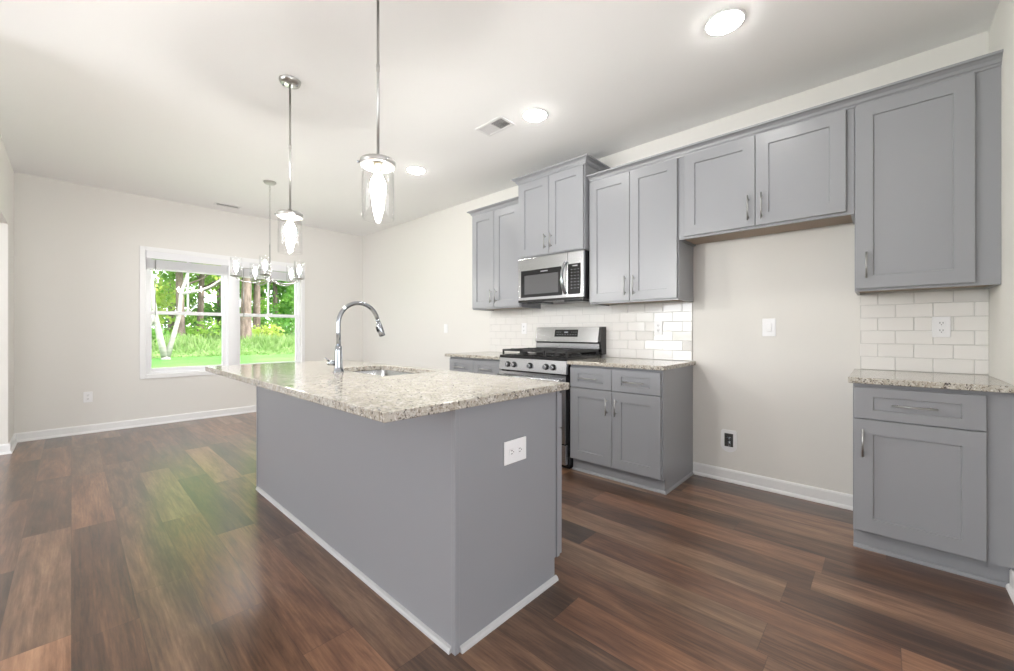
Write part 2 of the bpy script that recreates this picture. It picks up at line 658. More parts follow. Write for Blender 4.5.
def door(root, xf, y0, y1, z0, z1, h=None, rail=0.072, s=-1, name='door', th=0.019, rz=None):
    bm = nb()
    door_face(bm, xf, th, y0, y1, z0, z1, rail, s=s, rz=rz)
    d = obj(name, bm, 'cabinet_grey', root)
    if h:
        handle(d, xf, *h, s=s)
    return d


G = 0.0018
UX = 3.020   # face of the upper doors
UF = UX + 0.0195


def crown_profile(z):
    return [(0, z), (0.006, z), (0.010, z + 0.010), (0.016, z + 0.014), (0.022, z + 0.028), (0.036, z + 0.040), (0.048, z + 0.044), (0.050, z + 0.055), (0, z + 0.055)]


def upper(label, y0, y1, z0, z1, doors, uf=UF, crown=None, filler=None):
    r = thing('wall_cabinet', label, 'cabinet', ((uf + XW) / 2, (y0 + y1) / 2, z0))
    b = nb()
    t = 0.016
    # carcass: sides, top, recessed bottom, back and face frame
    box(b, uf + 0.018, XW - 0.002, y0, y0 + t, z0, z1)
    box(b, uf + 0.018, XW - 0.002, y1 - t, y1, z0, z1)
    box(b, uf + 0.018, XW - 0.002, y0 + t, y1 - t, z1 - t, z1)
    box(b, XW - 0.012, XW - 0.002, y0 + t, y1 - t, z0 + 0.02, z1 - t)
    obj('carcass', b, 'cabinet_grey', r, 0.001)
    obj('bottom_panel', bx(uf + 0.018, XW - 0.012, y0 + t, y1 - t, z0 + 0.012, z0 + 0.026), 'cabinet_inside', r)
    ys = [d[0] for d in doors] + [d[1] for d in doors]
    dz0, dz1 = doors[0][2], doors[0][3]
    b = nb()
    st = 0.03
    ja, jb = max(y0 + st, min(ys) + 0.02), min(y1 - st, max(ys) - 0.02)
    box(b, uf, uf + 0.018, y0, ja, z0, z1)
    box(b, uf, uf + 0.018, jb, y1, z0, z1)
    box(b, uf, uf + 0.018, ja, jb, z0, z0 + 0.035)
    box(b, uf, uf + 0.018, ja, jb, z1 - 0.035, z1)
    ff = obj('face_frame', b, 'cabinet_grey', r)
    for d in doors:
        door(r, uf - 0.0195, d[0] + G, d[1] - G, d[2], d[3], d[4])
    if crown:
        bm = nb()
        sweep(bm, crown, crown_profile(z1 - 0.008), 1)
        obj('crown_molding', bm, 'cabinet_grey', r)
    return r


# left wall cabinet, two doors
upper('grey two-door wall cabinet left of the one above the microwave', 2.628, 3.336, 1.365, 2.408,
      [(2.634, 2.990, 1.378, 2.394, (2.950, 1.425, 2.950, 1.565)), (2.990, 3.330, 1.378, 2.394, (3.026, 1.425, 3.026, 1.565))],
      crown=[(XW - 0.003, 3.336), (UF, 3.336), (UF, 2.63)])
# raised cabinet over the microwave
MF = 2.950 + 0.0195
upper('raised grey two-door cabinet directly above the microwave', 1.850, 2.604, 1.826, 2.560,
      [(1.857, 2.220, 1.834, 2.543, (2.188, 1.880, 2.188, 2.014)), (2.220, 2.583, 1.834, 2.543, (2.256, 1.880, 2.256, 2.014))],
      uf=MF, crown=[(XW - 0.003, 2.604), (MF, 2.604), (MF, 1.850), (XW - 0.003, 1.850)])
# middle cabinet right of the microwave
upper('tall grey two-door wall cabinet right of the microwave', 1.096, 1.847, 1.358, 2.408,
      [(1.101, 1.472, 1.371, 2.396, (1.432, 1.412, 1.432, 1.567)), (1.472, 1.842, 1.371, 2.396, (1.504, 1.412, 1.504, 1.567))])
# bridge cabinet over the refrigerator space
upper('short wide grey cabinet above the empty refrigerator space', 0.116, 1.094, 1.796, 2.408,
      [(0.150, 0.604, 1.812, 2.396, (0.566, 1.848, 0.566, 2.010)), (0.604, 1.054, 1.812, 2.396, (0.641, 1.848, 0.641, 2.010))])
# single door cabinet at the right wall
upper('single-door grey wall cabinet beside the right wall', -0.4205, 0.114, 1.350, 2.408,
      [(-0.338, 0.110, 1.364, 2.396, (0.063, 1.419, 0.063, 1.563))])
bm = nb()
sweep(bm, [(UF, 1.846), (UF, -0.4205)], crown_profile(2.400))
tag(obj('crown_molding', bm, 'cabinet_grey'), 'long grey crown molding running over the three right wall cabinets', 'molding')


# ---- base cabinets
BXF = 2.742            # face of doors and drawer fronts
BF = BXF + 0.0195
TOE = 0.098


def base(label, y0, y1, drawers, doors, toe_x=BF + 0.045, shoe_ret=None, top=0.858):
    r = thing('base_cabinet', label, 'cabinet', ((BF + XW) / 2, (y0 + y1) / 2, 0))
    b = nb()
    for a in ((y0, y0 + 0.016), (y1 - 0.016, y1)):
        box(b, toe_x, XW - 0.002, a[0], a[1], 0, top)
        box(b, BF, toe_x, a[0], a[1], TOE, top)
    box(b, BF, XW - 0.002, y0 + 0.016, y1 - 0.016, TOE, TOE + 0.016)
    box(b, XW - 0.012, XW - 0.002, y0 + 0.016, y1 - 0.016, TOE + 0.016, top)
    obj('carcass', b, 'cabinet_grey', r)
    b = nb()
    ys = [d[0] for d in doors] + [d[1] for d in doors]
    ia, ib = max(y0 + 0.02, min(ys) + 0.012), min(y1 - 0.02, max(ys) - 0.012)
    box(b, BF - 0.0004, BF + 0.018, y0 - 0.0003, ia, TOE, top)
    box(b, BF - 0.0004, BF + 0.018, ib, y1 + 0.0003, TOE, top)
    box(b, BF, BF + 0.018, ia, ib, TOE, TOE + 0.03)
    box(b, BF, BF + 0.018, ia, ib, top - 0.03, top)
    box(b, BF, BF + 0.018, ia, ib, 0.66, 0.69)
    obj('face_frame', b, 'cabinet_grey', r)
    obj('toe_kick', bx(toe_x - 0.012, toe_x - 0.001, y0 + 0.0005, y1 - 0.0005, 0.001, TOE - 0.001), 'cabinet_grey', r)
    for d in drawers:
        door(r, BXF, d[0] + G, d[1] - G, 0.681, 0.838, d[2], rz=0.045, name='drawer_front')
    for d in doors:
        door(r, BXF, d[0] + G, d[1] - G, 0.106, 0.675, d[2])
    q = [(0, 0.0), (0.014, 0.0), (0.013, 0.008), (0.008, 0.015), (0.0, 0.018)]
    bm = nb()
    path = [(toe_x - 0.012, y1), (toe_x - 0.012, y0)]
    if shoe_ret:
        path.append((XW - 0.02, y0))
    sweep(bm, path, q)
    obj('shoe_molding', bm, 'cabinet_grey', r)
    return r


base('grey base cabinet with two drawers and two doors right of the stove', 1.100, 1.853,
     [(1.110, 1.478, (1.222, 0.757, 1.382, 0.757)), (1.478, 1.850, (1.592, 0.757, 1.752, 0.757))],
     [(1.110, 1.478, (1.441, 0.495, 1.441, 0.625)), (1.478, 1.850, (1.515, 0.495, 1.515, 0.625))], shoe_ret=True)
base('grey base cabinet left of the stove, mostly hidden by the island', 2.618, 3.388,
     [(2.624, 3.003, (2.735, 0.757, 2.893, 0.757)), (3.003, 3.382, (3.112, 0.757, 3.272, 0.757))],
     [(2.624, 3.003, (2.965, 0.495, 2.965, 0.625)), (3.003, 3.382, (3.040, 0.495, 3.040, 0.625))])
base('single-drawer grey base cabinet in the right corner', -0.4205, 0.110,
     [(-0.340, 0.107, (-0.190, 0.760, -0.034, 0.760))],
     [(-0.340, 0.107, (0.071, 0.489, 0.071, 0.631))])


# ---- worktops
def slab(label, x0, x1, y0, y1, z0=0.8595, z1=0.889):
    bm = bx(x0, x1, y0, y1, z0, z1)
    o = obj('countertop', bm, 'granite', None, 0.0035, 3)
    return tag(o, label, 'countertop')


slab('beige granite countertop right of the stove', 2.714, XW - 0.001, 1.078, 1.858)
slab('beige granite countertop left of the stove', 2.714, XW - 0.001, 2.614, 3.43)
slab('beige granite countertop in the right corner, against the right wall', 2.714, XW - 0.001, YR + 0.001, 0.128)


# ---- subway tile
def tiles(label, y0, y1, z0, z1, seed, shift=0.0):
    """running bond glazed tiles set on a grout bed, each very slightly tilted"""
    random.seed(seed)
    r = thing('tile_backsplash', label, 'backsplash', (XW - 0.005, (y0 + y1) / 2, z0))
    obj('grout_bed', bx(XW - 0.0082, XW - 0.0005, y0, y1, z0, z1), 'grout', r)
    TW, TH, g = 0.1555, 0.0790, 0.0028
    bm = nb()
    row = 0
    z = z0 + 0.001
    while z < z1 - 0.01:
        zt = min(z + TH - g, z1)
        y = y0 - (TW / 2 if row % 2 else 0) + shift - (TW if shift else 0)
        while y < y1 - 0.005:
            a, b = max(y, y0), min(y + TW - g, y1)
            if b - a > 0.012:
                xf = XW - 0.0105
                ty, tz = random.gauss(0, 0.0006), random.gauss(0, 0.0006)
                def off(u, w):
                    return ty * u + tz * w
                bv = 0.0022
                back = [bm.verts.new((XW - 0.005, p, q)) for p, q in ((a, z), (b, z), (b, zt), (a, zt))]
                mid = [bm.verts.new((xf + 0.002 + off(u, w), p, q)) for p, q, u, w in ((a, z, -1, -1), (b, z, 1, -1), (b, zt, 1, 1), (a, zt, -1, 1))]
                fr = [bm.verts.new((xf + off(u, w), p, q)) for p, q, u, w in ((a + bv, z + bv, -1, -1), (b - bv, z + bv, 1, -1), (b - bv, zt - bv, 1, 1), (a + bv, zt - bv, -1, 1))]
                for A, B in ((back, mid), (mid, fr)):
                    for k in range(4):
                        bm.faces.new((A[k], A[(k + 1) % 4], B[(k + 1) % 4], B[k]))
                bm.faces.new(fr)
            y += TW
        z += TH
        row += 1
    obj('tiles', bm, 'glazed_tile', r)


tiles('glossy white subway tile backsplash behind the stove', 1.103, 3.383, 0.890, 1.362, 3)
tiles('small white subway tile backsplash under the right corner cabinet', YR + 0.0004, 0.100, 0.890, 1.352, 5, 0.052)


# ------------------------------------------------------------------ island
IX0, IX1, IY0, IY1 = 0.901, 1.484, 1.080, 3.285
CX0, CX1, CY0, CY1 = 0.605, 1.540, 1.040, 3.300
SX0, SX1, SY0, SY1 = 1.112, 1.468, 1.905, 2.545
ISL = thing('kitchen_island', 'long grey kitchen island with plain panels and an outlet on its end', 'island', ((IX0 + IX1) / 2, (IY0 + IY1) / 2, 0))
obj('back_panel', bx(IX0 + 0.004, IX0 + 0.016, IY0 + 0.02, IY1 - 0.02, 0.0, 0.858), 'cabinet_grey', ISL)
obj('end_panel', bx((IX0 + 0.02, IX1, IY0 + 0.004, IY0 + 0.018, 0.0, 0.858), (IX1, IX1 + 0.009, IY0 + 0.004, IY0 + 0.018, 0.1, 0.858)), 'cabinet_grey', ISL)
obj('end_panel', bx(IX0 + 0.02, IX1 + 0.012, IY1 - 0.018, IY1 - 0.004, 0.0, 0.858), 'cabinet_grey', ISL)
obj('corner_post', bx(IX0, IX0 + 0.022, IY0, IY0 + 0.022, 0, 0.858), 'cabinet_grey', ISL, 0.002)
obj('corner_post', bx(IX0, IX0 + 0.022, IY1 - 0.022, IY1, 0, 0.858), 'cabinet_grey', ISL, 0.002)
obj('floor_deck', bx(IX0 + 0.018, 1.47, IY0 + 0.02, IY1 - 0.02, 0.10, 0.116), 'cabinet_inside', ISL)
obj('toe_kick', bx(1.430, 1.442, IY0 + 0.02, IY1 - 0.02, 0, 0.099), 'cabinet_grey', ISL)
bm = nb()
fx0, fx1 = 1.4975, 1.516
box(bm, fx0, fx1, IY0 - 0.001, IY0 + 0.05, 0.1, 0.858)
box(bm, fx0, fx1, IY1 - 0.05, IY1 - 0.006, 0.1, 0.858)
box(bm, fx0, fx1, IY0 + 0.05, IY1 - 0.05, 0.1, 0.13)
box(bm, fx0, fx1, IY0 + 0.05, IY1 - 0.05, 0.83, 0.858)
obj('face_frame', bm, 'cabinet_grey', ISL)
wy = (IY1 - IY0 - 0.008) / 4
for k in range(4):
    a = IY0 - 0.001 + wy * k
    dfr = door(ISL, 1.536, a + G, a + wy - G, 0.682, 0.838, (a + wy / 2 - 0.08, 0.76, a + wy / 2 + 0.08, 0.76), rz=0.045, s=1, name='drawer_front')
    hy = a + 0.04 if k % 2 else a + wy - 0.04
    door(ISL, 1.536, a + G, a + wy - G, 0.106, 0.676, (hy, 0.49, hy, 0.63), s=1)
bm = nb()
q = [(0, 0.0), (0.015, 0.0), (0.014, 0.008), (0.009, 0.016), (0.0, 0.020)]
sweep(bm, [(IX0 + 0.004, IY1 - 0.022), (IX0 + 0.004, IY0 + 0.022)], q, 1)
obj('shoe_molding', bm, 'shoe_grey', ISL)
bm = nb()
sweep(bm, [(IX0 + 0.023, IY0 + 0.004), (IX1 + 0.010, IY0 + 0.004)], q, 1)
obj('shoe_molding', bm, 'shoe_grey', ISL)


def rrect(x0, x1, y0, y1, r, n=6):
    pts = []
    for cx, cy, a0 in ((x1 - r, y1 - r, 0), (x0 + r, y1 - r, 90), (x0 + r, y0 + r, 180), (x1 - r, y0 + r, 270)):
        for k in range(n + 1):
            a = math.radians(a0 + 90 * k / n)
            pts.append((cx + r * math.cos(a), cy + r * math.sin(a)))
    return pts


def slab_with_hole(bm, x0, x1, y0, y1, z0, z1, hole):
    """flat slab with an opening: quads/fans between the outer rectangle and the hole loop"""
    n = len(hole)
    q = n // 4
    corners = [(x1, y1), (x0, y1), (x0, y0), (x1, y0)]
    for z, up in ((z0, False), (z1, True)):
        hv = [bm.verts.new((x, y, z)) for x, y in hole]
        cv = [bm.verts.new((x, y, z)) for x, y in corners]
        if z == z0:
            H0, C0 = hv, cv
        else:
            H1, C1 = hv, cv
        for c in range(4):
            seg = hv[c * q:(c + 1) * q]
            for a, b in zip(seg, seg[1:]):
                bm.faces.new((cv[c], a, b))
            nx = hv[((c + 1) * q) % n]
            bm.faces.new((cv[c], seg[-1], nx, cv[(c + 1) % 4]))
    for k in range(n):
        bm.faces.new((H0[k], H0[(k + 1) % n], H1[(k + 1) % n], H1[k]))
    for k in range(4):
        bm.faces.new((C0[k], C0[(k + 1) % 4], C1[(k + 1) % 4], C1[k]))


bm = nb()
slab_with_hole(bm, CX0, CX1, CY0, CY1, 0.8595, 0.890, rrect(SX0, SX1, SY0, SY1, 0.05))
tag(obj('countertop', bm, 'granite', None, 0.0035, 3), 'large speckled beige granite island top with the sink cut into it', 'countertop')

# sink: rim under the stone, walls, bottom, drain
SINK = thing('kitchen_sink', 'stainless steel undermount sink set into the island top', 'sink', ((SX0 + SX1) / 2, (SY0 + SY1) / 2, 0.65))
bm = nb()
loops = []
for gx, z, rr in ((0.022, 0.8585, 0.06), (-0.003, 0.8585, 0.052), (-0.006, 0.70, 0.05), (-0.03, 0.672, 0.06), (-0.12, 0.668, 0.05)):
    loops.append([bm.verts.new((x, y, z)) for x, y in rrect(SX0 - gx, SX1 + gx, SY0 - gx, SY1 + gx, rr)])
lo2 = [[bm.verts.new((v.co.x, v.co.y, v.co.z - 0.003)) for v in lp] for lp in loops]
for seq in (loops, lo2):
    for a, b in zip(seq, seq[1:]):
        for k in range(len(a)):
            f = bm.faces.new((a[k], a[(k + 1) % len(a)], b[(k + 1) % len(a)], b[k]))
            f.smooth = True
    bm.faces.new(seq[-1])
for k in range(len(loops[0])):
    n_ = len(loops[0])
    bm.faces.new((loops[0][k], loops[0][(k + 1) % n_], lo2[0][(k + 1) % n_], lo2[0][k]))
obj('basin', bm, 'steel', SINK)
bm = nb()
lathe(bm, [(0.0, 0.0025), (0.030, 0.0025), (0.034, 0.006), (0.044, 0.006), (0.046, 0.0005), (0.0, 0.0005)], ((SX0 + SX1) / 2, (SY0 + SY1) / 2, 0.668))
obj('drain', bm, 'chrome', SINK)

# faucet
FX, FY = 1.044, 2.289
FA = thing('faucet', 'chrome pull-down gooseneck faucet standing behind the island sink', 'faucet', (FX, FY, 0.890))
bm = nb()
lathe(bm, [(0, 0), (0.031, 0), (0.031, 0.004), (0.027, 0.010), (0.0225, 0.03), (0.021, 0.09), (0.0185, 0.125), (0.0175, 0.150), (0.0, 0.150)], (FX, FY, 0.890), 28)
obj('body', bm, 'chrome', FA)
bm = nb()
R = 0.124
pts = [(FX, FY, 1.035), (FX, FY, 1.12), (FX, FY, 1.165)]
zc = 1.168
for k in range(0, 22):
    a = math.radians(180 - k * 7.9)
    pts.append((FX + R + R * math.cos(a), FY, zc + R * math.sin(a)))
tube(bm, pts, 0.0125, 16)
obj('gooseneck', bm, 'chrome', FA)
e, e0 = Vector(pts[-1]), Vector(pts[-2])
d = (e - e0).normalized()
bm = nb()
tube(bm, [e - d * 0.001, e + d * 0.019], 0.0125, 16)
obj('hose_collar', bm, 'chrome', FA)
e = e + d * 0.018
bm = nb()
tube(bm, [e - d * 0.002, e + d * 0.012, e + d * 0.014, e + d * 0.06, e + d * 0.085, e + d * 0.090], [0.0135, 0.0145, 0.0165, 0.0185, 0.0195, 0.017], 20)
sp = obj('spray_head', bm, 'chrome', FA)
bm = nb()
m_ = e + d * 0.04 + Vector((-0.019, 0, -0.006))
tube(bm, [m_ - d * 0.016, m_ + d * 0.016], 0.0065, 10)
obj('spray_button', bm, 'black_enamel', sp)
bm = nb()
tube(bm, [(FX - 0.018, FY + 0.006, 0.942), (FX - 0.050, FY + 0.016, 0.944)], 0.0150, 16)
tube(bm, [(FX - 0.050, FY + 0.016, 0.944), (FX - 0.056, FY + 0.018, 0.945)], [0.0150, 0.011], 16)
tube(bm, [(FX - 0.045, FY + 0.014, 0.950), (FX - 0.070, FY + 0.012, 0.975)], [0.005, 0.004], 10)
obj('lever', bm, 'chrome', FA)

# ------------------------------------------------------------------ stove
RY0, RY1, RX = 1.862, 2.608, 2.700
ST = thing('gas_range', 'stainless steel gas range with black grates between the counters', 'stove', (3.02, (RY0 + RY1) / 2, 0))
obj('body', bx((RX + 0.035, XW - 0.03, RY0, RY1, 0.035, 0.885), (RX + 0.07, XW - 0.03, RY0 + 0.01, RY1 - 0.01, 0.0, 0.035)), 'black_enamel', ST, 0.003)
obj('cooktop', bx(RX + 0.012, 3.262, RY0, RY1, 0.886, 0.910), 'black_enamel', ST, 0.004)
obj('cooktop_well', bx(RX + 0.05, 3.255, RY0 + 0.02, RY1 - 0.02, 0.9125, 0.916), 'black_enamel', ST, 0.001)
# control panel, slightly raked
bm = nb()
vs = box(bm, RX, RX + 0.05, RY0, RY1, 0.775, 0.885)
for v in bm.verts:
    if v.co.z > 0.8 and v.co.x < RX + 0.01:
        v.co.x += 0.014
obj('control_panel', bm, 'steel', ST, 0.004)
for y in (2.499, 2.425, 2.239, 2.065, 1.993):
    bm = nb()
    c = Vector((RX + 0.006, y, 0.828))
    tube(bm, [c, c + Vector((-0.006, 0, 0))], 0.026, 22)
    kn = obj('knob', bm, 'black_enamel', ST)
    bm = nb()
    tube(bm, [c + Vector((-0.006, 0, 0)), c + Vector((-0.028, 0, -0.002)), c + Vector((-0.032, 0, -0.002))], [0.021, 0.018, 0.015], 22)
    box(bm, c.x - 0.038, c.x - 0.028, y - 0.0035, y + 0.0035, c.z - 0.017, c.z + 0.014)
    obj('knob_cap', bm, 'steel', kn)
# oven door with window and towel bar
OD = obj('oven_door', bx(RX + 0.002, RX + 0.036, RY0 + 0.003, RY1 - 0.003, 0.215, 0.765), 'black_enamel', ST, 0.004)
bm = nb()
box(bm, RX - 0.003, RX + 0.003, RY0 + 0.003, RY1 - 0.003, 0.665, 0.765)
box(bm, RX - 0.003, RX + 0.003, RY0 + 0.003, RY0 + 0.07, 0.215, 0.665)
box(bm, RX - 0.003, RX + 0.003, RY1 - 0.07, RY1 - 0.003, 0.215, 0.665)
box(bm, RX - 0.003, RX + 0.003, RY0 + 0.07, RY1 - 0.07, 0.215, 0.27)
obj('door_skin', bm, 'steel', OD, 0.001)
obj('oven_window', bx(RX - 0.001, RX + 0.002, RY0 + 0.07, RY1 - 0.07, 0.27, 0.665), 'black_glass', OD)
bm = nb()
tube(bm, [(RX - 0.048, RY0 + 0.03, 0.725), (RX - 0.048, RY1 - 0.03, 0.725)], 0.013, 14)
for y in (RY0 + 0.06, RY1 - 0.06):
    tube(bm, [(RX - 0.048, y, 0.725), (RX, y, 0.722)], 0.010, 10)
obj('oven_handle', bm, 'steel', OD)
obj('storage_drawer', bx(RX, RX + 0.036, RY0 + 0.003, RY1 - 0.003, 0.045, 0.205), 'steel', ST, 0.004)
# burners and grates
for bxx, byy in ((2.85, 2.04), (3.11, 2.04), (2.98, 2.235), (2.85, 2.43), (3.11, 2.43)):
    bm = nb()
    lathe(bm, [(0, 0), (0.055, 0), (0.052, 0.008), (0.034, 0.012), (0.034, 0.018), (0.030, 0.024), (0, 0.024)], (bxx, byy, 0.9155), 20)
    obj('burner', bm, 'black_iron', ST)
for ga, gb in ((RY0 + 0.012, 2.100), (2.106, 2.364), (2.370, RY1 - 0.012)):
    bm = nb()
    xa, xb_ = RX + 0.035, 3.235
    gz0, gz1 = 0.944, 0.961
    for y in (ga, gb - 0.012):
        box(bm, xa, xb_, y, y + 0.012, gz0, gz1)
    for x in (xa, (xa + xb_) / 2 - 0.006, xb_ - 0.012):
        box(bm, x, x + 0.012, ga, gb, gz0, gz1)
    ym = (ga + gb) / 2
    box(bm, xa, xb_, ym - 0.005, ym + 0.005, gz0 + 0.002, gz1 + 0.003)
    for x in (xa + 0.12, xb_ - 0.13):
        box(bm, x, x + 0.010, ga, gb, gz0 + 0.002, gz1 + 0.003)
    for x in (xa, xb_ - 0.014):
        for y in (ga, gb - 0.014):
            box(bm, x, x + 0.014, y, y + 0.014, 0.912, gz0)
    obj('grate', bm, 'black_iron', ST, 0.002)
# backguard
BG = nb()
prof = [(3.262, 0.914), (3.345, 0.914), (3.345, 1.168), (3.285, 1.168), (3.266, 1.160), (3.238, 1.028), (3.262, 1.018)]
va = [BG.verts.new((x, RY0 - 0.004, z)) for x, z in prof]
vb = [BG.verts.new((x, RY1 + 0.004, z)) for x, z in prof]
for k in range(len(prof)):
    BG.faces.new((va[k], va[(k + 1) % len(prof)], vb[(k + 1) % len(prof)], vb[k]))
BG.faces.new(va)
BG.faces.new(vb[::-1])
bgo = obj('backguard', BG, 'black_enamel', ST)


def guard_plate(y0, y1, t0, t1, out, m, name, par):
    """plate lying on the raked face of the backguard; t runs 0 (bottom) to 1 (top)"""
    bm = nb()
    A, B = Vector((3.238, 0, 1.028)), Vector((3.266, 0, 1.160))
    d = B - A
    n = Vector((-d.z, 0, d.x)).normalized()
    for i in range(1):
        vs = []
        for o in (0.0005 if out < 0.003 else 0.0, out):
            for t in (t0, t1):
                for y in (y0, y1):
                    p = A + d * t + n * o
                    vs.append(bm.verts.new((p.x, y, p.z)))
        for f in ((0, 1, 3, 2), (4, 6, 7, 5), (0, 4, 5, 1), (2, 3, 7, 6), (0, 2, 6, 4), (1, 5, 7, 3)):
            bm.faces.new([vs[i] for i in f])
    return obj(name, bm, m, par)


sk = guard_plate(RY0 + 0.022, RY1 + 0.002, -0.02, 1.05, 0.003, 'steel', 'guard_skin', bgo)
dp = guard_plate(2.105, 2.372, 0.34, 0.86, 0.0045, 'black_glass', 'display', bgo)
bm_list = []
for (ya, yb, ta, tb) in [(2.215, 2.26, 0.62, 0.72)] + [(2.12 + 0.03 * i, 2.132 + 0.03 * i, 0.48, 0.52) for i in range(8)] + [(2.30 + 0.02 * i, 2.31 + 0.02 * i, 0.66, 0.70) for i in range(3)] + [(2.12 + 0.025 * i, 2.13 + 0.025 * i, 0.66, 0.70) for i in range(3)]:
    guard_plate(ya, yb, ta, tb, 0.0050, 'display_print', 'display_mark', dp)
obj('vent_strip', bx(3.236, 3.262, RY0 + 0.01, RY1 - 0.01, 0.962, 1.012), 'steel', bgo, 0.003)

# ------------------------------------------------------------------ microwave
MY0, MY1, MX, MZ0, MZ1 = 1.856, 2.596, 2.955, 1.402, 1.820
MW = thing('microwave', 'stainless over-the-range microwave with black window and curved handle', 'microwave', (3.15, (MY0 + MY1) / 2, MZ0))
obj('case', bx(MX + 0.03, XW - 0.003, MY0, MY1, MZ0, MZ1), 'black_enamel', MW, 0.002)
obj('door_panel', bx(MX, MX + 0.029, 2.020, MY1, MZ0 + 0.018, MZ1 - 0.001), 'steel', MW, 0.004)
obj('control_side', bx(MX, MX + 0.029, MY0, 2.017, MZ0 + 0.018, MZ1 - 0.001), 'steel', MW, 0.004)
w = obj('window_surround', bx(MX - 0.003, MX + 0.001, 2.075, 2.555, 1.448, 1.704), 'black_glass', MW, 0.001)
obj('window_screen', bx(MX - 0.0045, MX - 0.0025, 2.115, 2.510, 1.476, 1.655), 'grey_glass', w)
obj('door_badge', bx(MX - 0.0045, MX - 0.0025, 2.235, 2.315, 1.676, 1.686), 'display_print', w)
cp = obj('keypad', bx(MX - 0.003, MX + 0.001, 1.885, 2.012, 1.448, 1.712), 'black_glass', MW, 0.001)
for i in range(1, 8):
    for j in range(3):
        y = 1.900 + j * 0.034
        z = 1.690 - i * 0.027
        obj('keypad_button', bx(MX - 0.0036, MX - 0.0030, y, y + 0.012, z - 0.003, z + 0.0005), 'display_print', cp)
obj('clock_display', bx(MX - 0.0036, MX - 0.0030, 1.915, 1.965, 1.688, 1.698), 'display_print', cp)
bm = nb()
pts = []
for k in range(15):
    t = k / 14
    a = (t - 0.5) * 2
    pts.append((MX - 0.012 - 0.040 * (1 - a * a), 2.034 + 0.012 * (1 - a * a), 1.452 + t * 0.285))
rings = []
for p in pts:
    rings.append([bm.verts.new((p[0] + dx, p[1] + dy, p[2])) for dx, dy in ((-0.007, -0.012), (-0.010, 0), (-0.007, 0.012), (0.006, 0.014), (0.006, -0.014))])
for a, b in zip(rings, rings[1:]):
    for k in range(5):
        bm.faces.new((a[k], a[(k + 1) % 5], b[(k + 1) % 5], b[k])).smooth = True
bm.faces.new(rings[0])
bm.faces.new(rings[-1][::-1])
for z in (1.462, 1.726):
    box(bm, MX - 0.02, MX + 0.001, 2.022, 2.046, z - 0.010, z + 0.010)
obj('door_handle', bm, 'chrome', MW, 0.002)
for ya in (1.91, 2.35):
    obj('bottom_grille', bx(3.02, 3.20, ya, ya + 0.19, MZ0 - 0.012, MZ0), 'grey_glass', MW, 0.002)
obj('bottom_lip', bx(MX + 0.004, MX + 0.03, MY0 + 0.002, MY1 - 0.002, MZ0, MZ0 + 0.017), 'black_enamel', MW)


# ------------------------------------------------------------------ pendants, chandelier, ceiling lights, vents
def pendant(label, x, y, zc=1.888, zb=1.632):
    r = thing('pendant_light', label, 'light', (x, y, H), group=None)
    bm = nb()
    lathe(bm, [(0, 0), (0.064, 0), (0.064, -0.006), (0.058, -0.020), (0.050, -0.024), (0.012, -0.026), (0, -0.026)], (x, y, H), 36)
    c = obj('canopy', bm, 'lamp_metal', r)
    for dx in (-0.032, 0.032):
        bm = nb()
        lathe(bm, [(0, -0.024), (0.006, -0.025), (0.005, -0.032), (0, -0.034)], (x + dx, y - dx * 0.9, H), 12)
        obj('canopy_screw', bm, 'chrome', c)
    bm = nb()
    tube(bm, [(x, y, H - 0.024), (x, y, zc + 0.02)], 0.0062, 12)
    tube(bm, [(x, y, 2.30), (x, y, 2.33)], 0.0078, 12)
    obj('rod', bm, 'lamp_metal', r)
    bm = nb()
    lathe(bm, [(0, 0.03), (0.012, 0.03), (0.014, 0.010), (0.074, 0.007), (0.077, 0.004), (0.077, -0.020), (0.074, -0.020), (0.074, 0.0), (0.0, 0.002)], (x, y, zc), 40)
    cap = obj('cap', bm, 'lamp_metal', r)
    for k in range(3):
        bm = nb()
        a = 2 * PI * k / 3 + 0.5
        p = Vector((x + 0.077 * math.cos(a), y + 0.077 * math.sin(a), zc - 0.006))
        tube(bm, [p, p + Vector((0.012 * math.cos(a), 0.012 * math.sin(a), 0))], 0.005, 10)
        obj('thumb_screw', bm, 'chrome', cap)
    bm = nb()
    lathe(bm, [(0.0675, zc - 0.002), (0.0675, zb), (0.0690, zb - 0.002), (0.0705, zb), (0.0705, zc - 0.002)], (x, y, 0), 44)
    obj('glass_shade', bm, 'shade_glass', r)
    bm = nb()
    lathe(bm, [(0, 0.0), (0.020, 0.0), (0.021, -0.045), (0.018, -0.05), (0, -0.05)], (x, y, zc), 20)
    obj('socket', bm, 'brass_socket', r)
    bm = nb()
    lathe(bm, [(0, -0.05), (0.014, -0.05), (0.018, -0.062), (0.029, -0.085), (0.034, -0.110), (0.031, -0.135), (0.018, -0.155), (0, -0.162)], (x, y, zc), 24)
    obj('bulb', bm, 'bulb_warm', r)
    return r


pendant('near glass cylinder pendant whose canopy is above the picture', 0.944, 1.672)
pendant('far glass cylinder pendant with round chrome canopy over the island', 0.960, 2.800, 1.880, 1.630)

